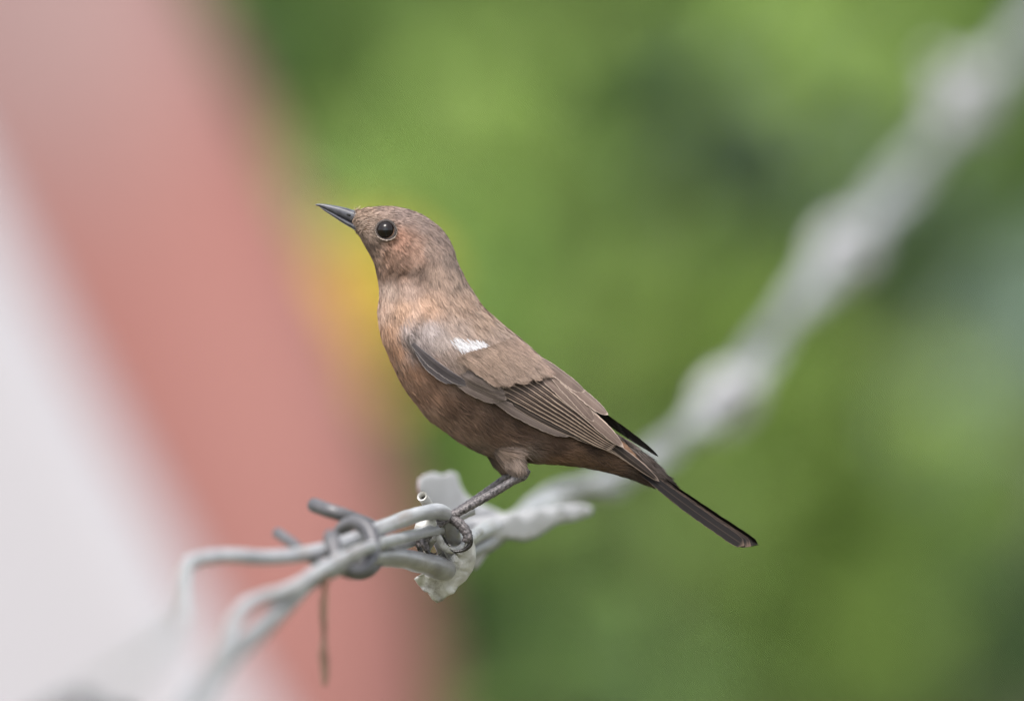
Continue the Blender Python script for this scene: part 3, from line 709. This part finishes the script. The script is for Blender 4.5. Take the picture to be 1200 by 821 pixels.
malar = np.exp(-(((px-442)/14)**2 + ((py-298)/14)**2)); val *= 1 + malar*0.45*np.sign(f3)*(np.abs(f3) > 0.12)
rim = np.exp(-(((px-478)/22)**2 + ((py-318)/4.5)**2)); val *= 1-0.35*rim
col = col*np.clip(val, 0.3, 1.8)[:,None]*GAIN
col[white] = np.array((0.60,0.58,0.59))*(0.72+0.45*rng.random((white.sum(),1)))
lift = 0.13 + 0.10*rng.random(NSTR) + 0.08*ear; lift[white] += 0.05
curv = np.where(head > 0.5, 0.35/(32*S), 0.32/(52*S))
eye_d = np.hypot(px-452.5, py-270); side_ok = np.abs(ypx) > 8
L = np.where(eye_d < 24, np.minimum(L, 5+0.1*eye_d), L)
keep = ~((eye_d < 11.8) & side_ok) & ~((eye_d < 20) & (px < 446) & side_ok & (rng.random(NSTR) < 0.2)) & (px > 412) & (px < 786)
fl = in_poly(px, py, FLIGHT) & (np.abs(ypx) > 8)
ank = (py > 553) & (px > 585) & (px < 632) & (py < 575) & (np.abs(ypx) > 12)
keep &= ~fl & ~ank
cov = in_poly(px, py, COVERT) & (np.abs(ypx) > 14)
wing_near = empty('wing', bird_base); wing_far = empty('wing', bird_base)
for w_ in (wing_near, wing_far): w_.parent = bird; w_.matrix_parent_inverse = Matrix.Translation(-bird_base)
# wing empties sit at the shoulder of the bird in its own space
def strands(name, mask, par, **kw):
    m_ = keep & mask
    return build_strands(name, p[m_], nn[m_], t[m_], L[m_]*S*kw.get('l',1), wd[m_]*S*kw.get('w',1), col[m_], lift[m_]*kw.get('lift',1), curv[m_], par, roll=kw.get('roll',0.5))
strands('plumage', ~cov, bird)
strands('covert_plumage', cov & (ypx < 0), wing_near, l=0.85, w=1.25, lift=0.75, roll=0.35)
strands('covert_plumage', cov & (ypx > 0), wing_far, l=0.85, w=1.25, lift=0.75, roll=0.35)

# ---- wing and tail feathers
WT = cr([(-0.1,40),(0,46.5),(0.1,51.5),(0.2,54.5),(0.3,55.5),(0.4,53.5),(0.5,49),(0.6,43),(0.75,32),(0.9,18),(1.0,8)], 120)
def wing_y(px, py, side):
    t_, n_ = wing_tn(px, py)
    W_ = float(np.interp(t_, WT[:,0], WT[:,1]))
    nb, ntp = n_bot(t_), n_top(t_)
    v = (n_-nb)/max(6, ntp-nb)
    y = -W_*math.sqrt(max(0.0, 1-(max(0, v-0.35)/0.74)**2))
    h = near_y(px, py, -1)
    if h is not None:
        a_, b_2 = y, h-1.2; k_ = 7.0; hh = max(k_-abs(a_-b_2), 0)/k_; y = min(a_, b_2) - hh*hh*k_*0.25
    return y*(-side)
def feather(name, base, tip, wl, wu, bow, layer, mat, par, side=-1, sink=4.0, round_=0.7, n=38, m=8, base_y=None, seed=0):
    """blade in the profile plane; wl/wu lower and upper vane widths, bow = bend of the shaft (px), layer = lift off the wing (px)"""
    b0 = np.array(base, float); t0 = np.array(tip, float); ax = t0-b0; Ln = np.linalg.norm(ax); ax /= Ln; up = np.array((ax[1], -ax[0]))
    V = []; UV = []; F = []
    rs = random.Random(seed+int(base[0]*7+tip[1]*13))
    for i in range(n+1):
        s_ = i/n; sh = b0 + ax*Ln*s_ + up*bow*4*s_*(1-s_)
        prof = min(1.0, 0.45+1.6*s_)*(max(0.0, 1-max(0, (s_-round_)/(1-round_))**2.4))**0.6
        for k in range(m+1):
            u = -1+2*k/m; wv_ = (wu if u > 0 else wl)*prof
            e = 1 + (0.06*rs.uniform(-1,1) if abs(u) == 1 else 0)
            q = sh + up*u*wv_*e - ax*abs(u)**1.5*wv_*0.25*(1 if s_ > 0.9 else 0)
            y = wing_y(q[0], q[1], side) if base_y is None else base_y
            cam_ = 0.9*(1-u*u)*prof + layer - sink*(1-smooth(0, 0.22, s_)) - 0.5*u
            V.append(B(q[0], q[1], y + side*cam_)); UV.append(((u+1)/2, s_))
    for i in range(n):
        for k in range(m):
            a = i*(m+1)+k; F.append((a, a+1, a+m+2, a+m+1))
    o = child(name, V, F, mat, par)
    uvl = o.data.uv_layers.new(name='UVMap')
    uvl.data.foreach_set('uv', np.array([UV[l.vertex_index] for l in o.data.loops]).ravel())
    return o
def lerp(a, b, f): return tuple(x+(y-x)*f for x, y in zip(a, b))
def build_wing(par, side, far=False):
    FT = lambda *a, **k: feather('feather', *a, par, side=side, **k)
    # primaries (longest first, lying deepest)
    tips = [(773,564),(764,557),(754,548),(742,541),(728,534),(712,527),(694,520)]
    if far: tips = [(772,535),(764,530),(754,524),(746,518),(738,512),(730,507),(722,501)]
    for i, tp in enumerate(tips):
        FT(lerp((618,452),(582,462), i/6) if not far else (632,440+i*2), tp, 5.2 if not far else 3.6, 6.0 if not far else 3.4, 2.0 if not far else 3.5, 0.6+0.25*(6-i), M['black'] if far else M['primary'], seed=i)
    if not far:
        FT((566,458),(668,511), 6.5, 6.0, -3.5, 1.2, M['outer'], seed=40)
        FT((590,466),(681,513), 4.0, 5.0, -2.0, 1.6, M['primary'], seed=41)
    # secondaries: a fan of narrow stripes
    for i in range(8):
        f = i/7
        FT(lerp((584,458),(630,438), f), lerp((716,528),(727,518), f) if not far else lerp((690,505),(705,490), f), 4.6, 5.2, 1.5+1.5*f, 3.0+0.55*i, M['flight'], seed=60+i)
    # tertials
    for i, (b, tp, wl, wu, bow) in enumerate([((628,436),(731,524),6.5,6.5,2),((640,433),(697,494),6,6.5,2),((640,426),(713,486),8,4.0,1.2),((626,415),(685.5,459),8.5,3.5,1.0)]):
        FT(b, tp, wl, wu, bow, 7.5+0.7*i, M['tertial'], seed=80+i)
    # greater coverts
    for i in range(8):
        f = i/7
        jx = (0,3,-2,4,-1,2,-3,1)[i]; FT(lerp((546,424),(612,408), f), lerp((589+jx,452+jx*0.5),(652+jx,441+jx*0.5), f), 8, 10-6.5*f, 2.5+0.3*jx-1.5*f, 7.2+0.3*i, M['covert'], sink=9, round_=0.72, seed=100+i)
    # primary coverts with pale edges
    for i, (b, tp) in enumerate([((532,446),(585,471)),((535,441),(594,468)),((540,438),(592,461)),((546,436),(588,455))]):
        FT(b, tp, 5.5, 6.0, -1.5, 2.4+0.7*i, M['outer'], sink=4, seed=140+i)
    # dark alula along the wing bend
    for i, (b, tp, w_) in enumerate([((488,410),(533,449),6.5),((484,402),(550,451),7.5)]):
        FT(b, tp, w_, w_*0.5, -3.5, 2.4+0.8*i, M['slate'], sink=2, seed=150+i)
build_wing(wing_near, -1)
# soft barbs blending the small coverts into the greater coverts
def cover_barbs(par, side):
    n = 9000
    f = rng.random(n); g_ = 0.88*rng.random(n)**1.5
    a0 = np.array((536.,420.)); a1 = np.array((604.,396.)); e0 = np.array((586.,449.)); e1 = np.array((646.,437.))
    q = (a0+(a1-a0)*f[:,None])*(1-g_[:,None]) + (e0+(e1-e0)*f[:,None])*g_[:,None] + rng.normal(size=(n,2))*1.5
    y = np.array([wing_y(a, b, side) for a, b in q]); 
    P = np.array([tuple(B(a, b, c+side*(7.4+3.2*f_))) for (a, b), c, f_ in zip(q, y, f)])
    yx = np.array([wing_y(a+2, b, side) for a, b in q])-y; yz = np.array([wing_y(a, b-2, side) for a, b in q])-y
    nrm = np.stack([-yx/2, np.ones(n), -yz/2], 1); nrm *= side; nrm /= np.linalg.norm(nrm,axis=1)[:,None]
    ang_ = rng.normal(size=n)*0.16 + 0.10
    T_ = np.stack([AXD[0]*np.cos(ang_)+AXD[1]*np.sin(ang_), np.zeros(n), -(AXD[1]*np.cos(ang_)-AXD[0]*np.sin(ang_))], 1)
    c_ = plume_colour(q[:,0], q[:,1])*(0.96+0.20*rng.normal(size=n)+0.15*np.sin(f*46+g_*3)-0.10*np.sin(f*23+1))[:,None]*GAIN
    build_strands('covert_barbs', P, nrm, T_, (9+9*rng.random(n))*S, (0.8+0.5*rng.random(n))*S, np.clip(c_, 0.01, 1), np.full(n, 0.03), np.full(n, 0.05/(52*S)), par, roll=0.3)
cover_barbs(wing_near, -1)
build_wing(wing_far, 1, far=True)

tail = empty('tail', bird_base); tail.parent = bird; tail.matrix_parent_inverse = Matrix.Translation(-bird_base)
def rectrix(i, side):
    """tail feather i (0 = central) on one side: blade roofed over the tail axis"""
    b0 = np.array((735.,529.)); t0 = np.array((891.,636.)); ax = (t0-b0); Ln = np.linalg.norm(ax); ax /= Ln; dn = np.array((-ax[1], ax[0]))
    n, m = 30, 6; V = []; UV = []; F = []
    drop = 2.0 + i*2.1; out = 1.2 + i*2.6; ln = Ln - i*1.8 - (3 if i == 5 else 0)
    rs = random.Random(i*5+side)
    for a in range(n+1):
        s_ = a/n; sh = b0 + ax*ln*s_ + dn*(drop*(0.55+0.5*s_) + 4.5*math.sin(math.pi*s_)*0.5)
        spread = 0.5+0.6*s_
        prof = min(1, 0.5+s_)*(max(0, 1-max(0, (s_-0.9)/0.1)**2.6))**0.5
        for k in range(m+1):
            u = -1+2*k/m; hw = 8.2*prof*u*(1+ (0.06*rs.uniform(-1,1) if abs(u) == 1 else 0))
            # vane runs out and down like a roof
            tilt = math.radians(34+5*i)
            q = sh + dn*hw*math.sin(tilt) - ax*abs(u)*1.5*(1 if s_ > 0.9 else 0)
            y = side*(out*spread + hw*math.cos(tilt))
            V.append(B(q[0], q[1] + 0.25*(5-i), y)); UV.append(((u+1)/2, s_))
    for a in range(n):
        for k in range(m):
            c = a*(m+1)+k; F.append((c, c+1, c+m+2, c+m+1))
    o = child('feather', V, F, M['black'] if i < 3 else M['tail'], tail)
    uvl = o.data.uv_layers.new(name='UVMap'); uvl.data.foreach_set('uv', np.array([UV[l.vertex_index] for l in o.data.loops]).ravel())
for i in range(6):
    for side in (-1, 1): rectrix(i, side)

# ---- bill
def bill(name, secs):
    Q = cr(secs, 30); V = []; F = []; K = 16
    for i, (tx, ty, bx, by, w_) in enumerate(Q):
        for k in range(K):
            th = 2*math.pi*k/K; c, s_ = math.cos(th), math.sin(th)
            c2 = math.copysign(abs(c)**0.9, c)
            V.append(B((tx+bx)/2+c2*(tx-bx)/2, (ty+by)/2+c2*(ty-by)/2, max(w_, 0.3)*s_))
    for i in range(29):
        for k in range(K): F.append((i*K+k, i*K+(k+1) % K, (i+1)*K+(k+1) % K, (i+1)*K+k))
    F.append(tuple(range(29*K, 30*K)))
    return child(name, V, F, M['bill'], bird)
ub = bill('upper_bill', [(424,245.5,427,266,11),(416,246.4,420,264,9),(405,243.4,405.5,257.6,6.8),(391,240.6,391,250,4.6),(379,238.9,380,244.6,2.6),(372.5,238.8,374,241.8,1.2),(369.6,239.6,370.4,241.2,0.4)])
lb = bill('lower_bill', [(424,265.5,420,272,9.5),(418,263.2,413.5,268.4,8),(404,256.6,401,261,5.8),(390,249.4,389,253,3.8),(379.5,244.2,379.5,246.6,2.0),(374,241.5,374.5,242.6,0.7)])
def blob(name, c, r, mat, par, seg=20, rot=0.0):
    V = []; F = []; R_ = seg//2
    for i in range(R_+1):
        a = math.pi*i/R_
        for k in range(seg):
            b = 2*math.pi*k/seg
            x, y, z = r[0]*math.sin(a)*math.cos(b), -r[1]*math.cos(a), r[2]*math.sin(a)*math.sin(b)
            V.append(B(c[0]+x*math.cos(rot)-z*math.sin(rot), c[1]-x*math.sin(rot)-z*math.cos(rot), c[2]+y))
    for i in range(R_):
        for k in range(seg): F.append((i*seg+k, i*seg+(k+1) % seg, (i+1)*seg+(k+1) % seg, (i+1)*seg+k))
    return child(name, V, F, mat, par)
for side in (-1, 1):
    blob('nostril', (409,251.8,side*7.2), (3.2,1.0,1.4), M['dark'], ub, 12, rot=-0.35)
# rictal bristles
br = []
for (x, y, dx, dy, yy) in ((421,262,-5,5,-10),(424,267,-4,6,-11),(420,257,-6,4,-9),(427,272,-4,5,-12),(421,262,-5,5,10),(424,267,-4,6,11),(417,249,-7,1,-5),(418,252,-6,2,-7)):
    pp = [B(x,y,yy), B(x+dx*0.5,y+dy*0.4,yy*1.12), B(x+dx,y+dy,yy*1.15)]
    br.append(tube_geo(cr([tuple(q) for q in pp],6), np.linspace(0.32,0.1,6)*S, seg=5))
child('bristles', *merge(br), M['claw'], bird)

# ---- eyes
for side in (-1, 1):
    ex, ey = 452.3, 269.8
    h = near_y(ex+12, ey, side); h2 = near_y(ex-11, ey, side); yc = ((h+h2)/2)
    eye = blob('eye', (ex,ey,yc - side*3.6), (10.9,10.9,10.9), M['iris'], bird, 40)
    blob('pupil', (ex-0.2,ey,yc - side*3.6 + side*3.2), (7.8,7.9,7.8), M['pupil'], eye, 32)
    # lids: dark rim then a pale beaded ring, open a little wider behind
    ring = []; pale = []
    for k in range(48):
        a = 2*math.pi*k/48; rx, ry = 11.4, 11.0
        hy = near_y(ex+13*math.cos(a), ey-12.6*math.sin(a), side); ring.append(B(ex+rx*math.cos(a), ey-ry*math.sin(a), 0.65*hy+0.35*yc + side*1.0))
    ring.append(ring[0]); ring.append(ring[1])
    child('eyelid', *tube_geo(np.array(ring), [1.8*S]*len(ring), seg=8, cap=False), M['eyelid'], eye)
    nb_ = 34
    for k in range(nb_):
        a = 2*math.pi*k/nb_; lowr = max(0, -math.sin(a+0.25))
        if math.sin(a) > 0.55: continue
        r_ = 12.3 + 1.1*max(0, math.cos(a+0.45))**3
        c = (ex+r_*math.cos(a)+0.2*random.uniform(-1,1), ey-(r_-0.6)*math.sin(a)+0.2*random.uniform(-1,1))
        hy = near_y(c[0], c[1], side)
        if hy is None: hy = yc
        ds = (0.55+0.45*lowr)*random.uniform(0.75,1.15)
        pv, pf = tube_geo(cr([tuple(B(c[0]-1.5*ds*math.sin(a), c[1]-1.5*ds*math.cos(a), hy+side*2.4)), tuple(B(c[0], c[1], hy+side*3.0)), tuple(B(c[0]+1.5*ds*math.sin(a), c[1]+1.5*ds*math.cos(a), hy+side*2.4))], 5), np.array((0.5,0.95,1.05,0.95,0.5))*ds*S, seg=6)
        pale.append((pv, pf))
    child('eye_ring', *merge(pale), noise_mat('pale_ring', srgb(104,88,77), srgb(168,153,142), 1800, 0.8, 0.1), eye)

# ---- legs and feet
def leg(side, ox, oy):
    fy = -25 if side < 0 else 10
    top = (611+ox, 553+oy, side*22.5); foot = (526, 606, fy)
    pts = []; rad = []
    n = 120
    for i in range(n+1):
        t_ = i/n
        q = lerp((616+ox,549+oy,side*23), (612+ox,556.5+oy,side*22.5), t_/0.06) if t_ < 0.06 else lerp((612+ox,556.5+oy,side*22.5), foot, (t_-0.06)/0.94)
        r = 6.9 - 1.9*smooth(0.05, 0.2, t_) + 1.1*smooth(0.86, 1.0, t_)
        sc = (t_*11) % 1.0
        r *= 1 + 0.12*(sc-0.5)*smooth(0.06,0.12,t_)
        pts.append(B(q[0], q[1]+1.2*math.sin(math.pi*t_), q[2])); rad.append(r*S)
    v, f = tube_geo(pts, rad, seg=18, jitter=0.05, seed=side)
    lg = child('leg', v, f, M['leg'], bird)
    # toes: three forward (left) over the wire, hallux behind (right)
    toes = [([(526,606,fy),(514,613,fy-9),(504,624,fy-14),(497,634,fy-16),(500,644,fy-14)], [5.4,5.4,5.2,5.0,4.0], [(499,642,fy-15),(504,650,fy-14),(511,652,fy-12),(517,648,fy-10)]),
            ([(526,606,fy),(513,609,fy),(500,617,fy+1),(492,629,fy+2),(491,641,fy+2)], [5.4,5.4,5.2,5.0,4.0], [(491,641,fy+2),(495,649,fy+2),(502,653,fy+2),(508,652,fy+2)]),
            ([(526,606,fy),(515,611,fy+8),(505,619,fy+12),(498,630,fy+14),(498,640,fy+14)], [4.4,4.0,3.8,3.6,3.0], [(498,640,fy+14),(502,647,fy+14),(508,649,fy+14),(512,647,fy+14)]),
            ([(526,606,fy),(534,610,fy-2),(543,618,fy-5),(548,627,fy-7),(546,635,fy-7)], [5.6,6.0,6.2,5.8,4.6], [(550,627,fy-7),(551,637,fy-7),(544,644,fy-7),(533,646,fy-7),(527,643,fy-7)])]
    for k, (pt, rr, cw) in enumerate(toes):
        Q = cr([q+(r,) for q, r in zip(pt, rr)], 40)
        r2 = [q[3]*(1+0.16*(((i/39)*7) % 1.0-0.5))*S for i, q in enumerate(Q)]
        tv, tf = tube_geo([B(*q[:3]) for q in Q], r2, seg=14, jitter=0.08, seed=k)
        to = child('toe', tv, tf, M['leg'], lg)
        Q = cr(cw, 20); cv, cf = tube_geo([B(*q) for q in Q], np.linspace(3.2 if k < 3 else 4.0, 0.4, 20)*S, seg=10)
        child('claw', cv, cf, M['claw'], lg)
for a in LEGS: leg(*a)
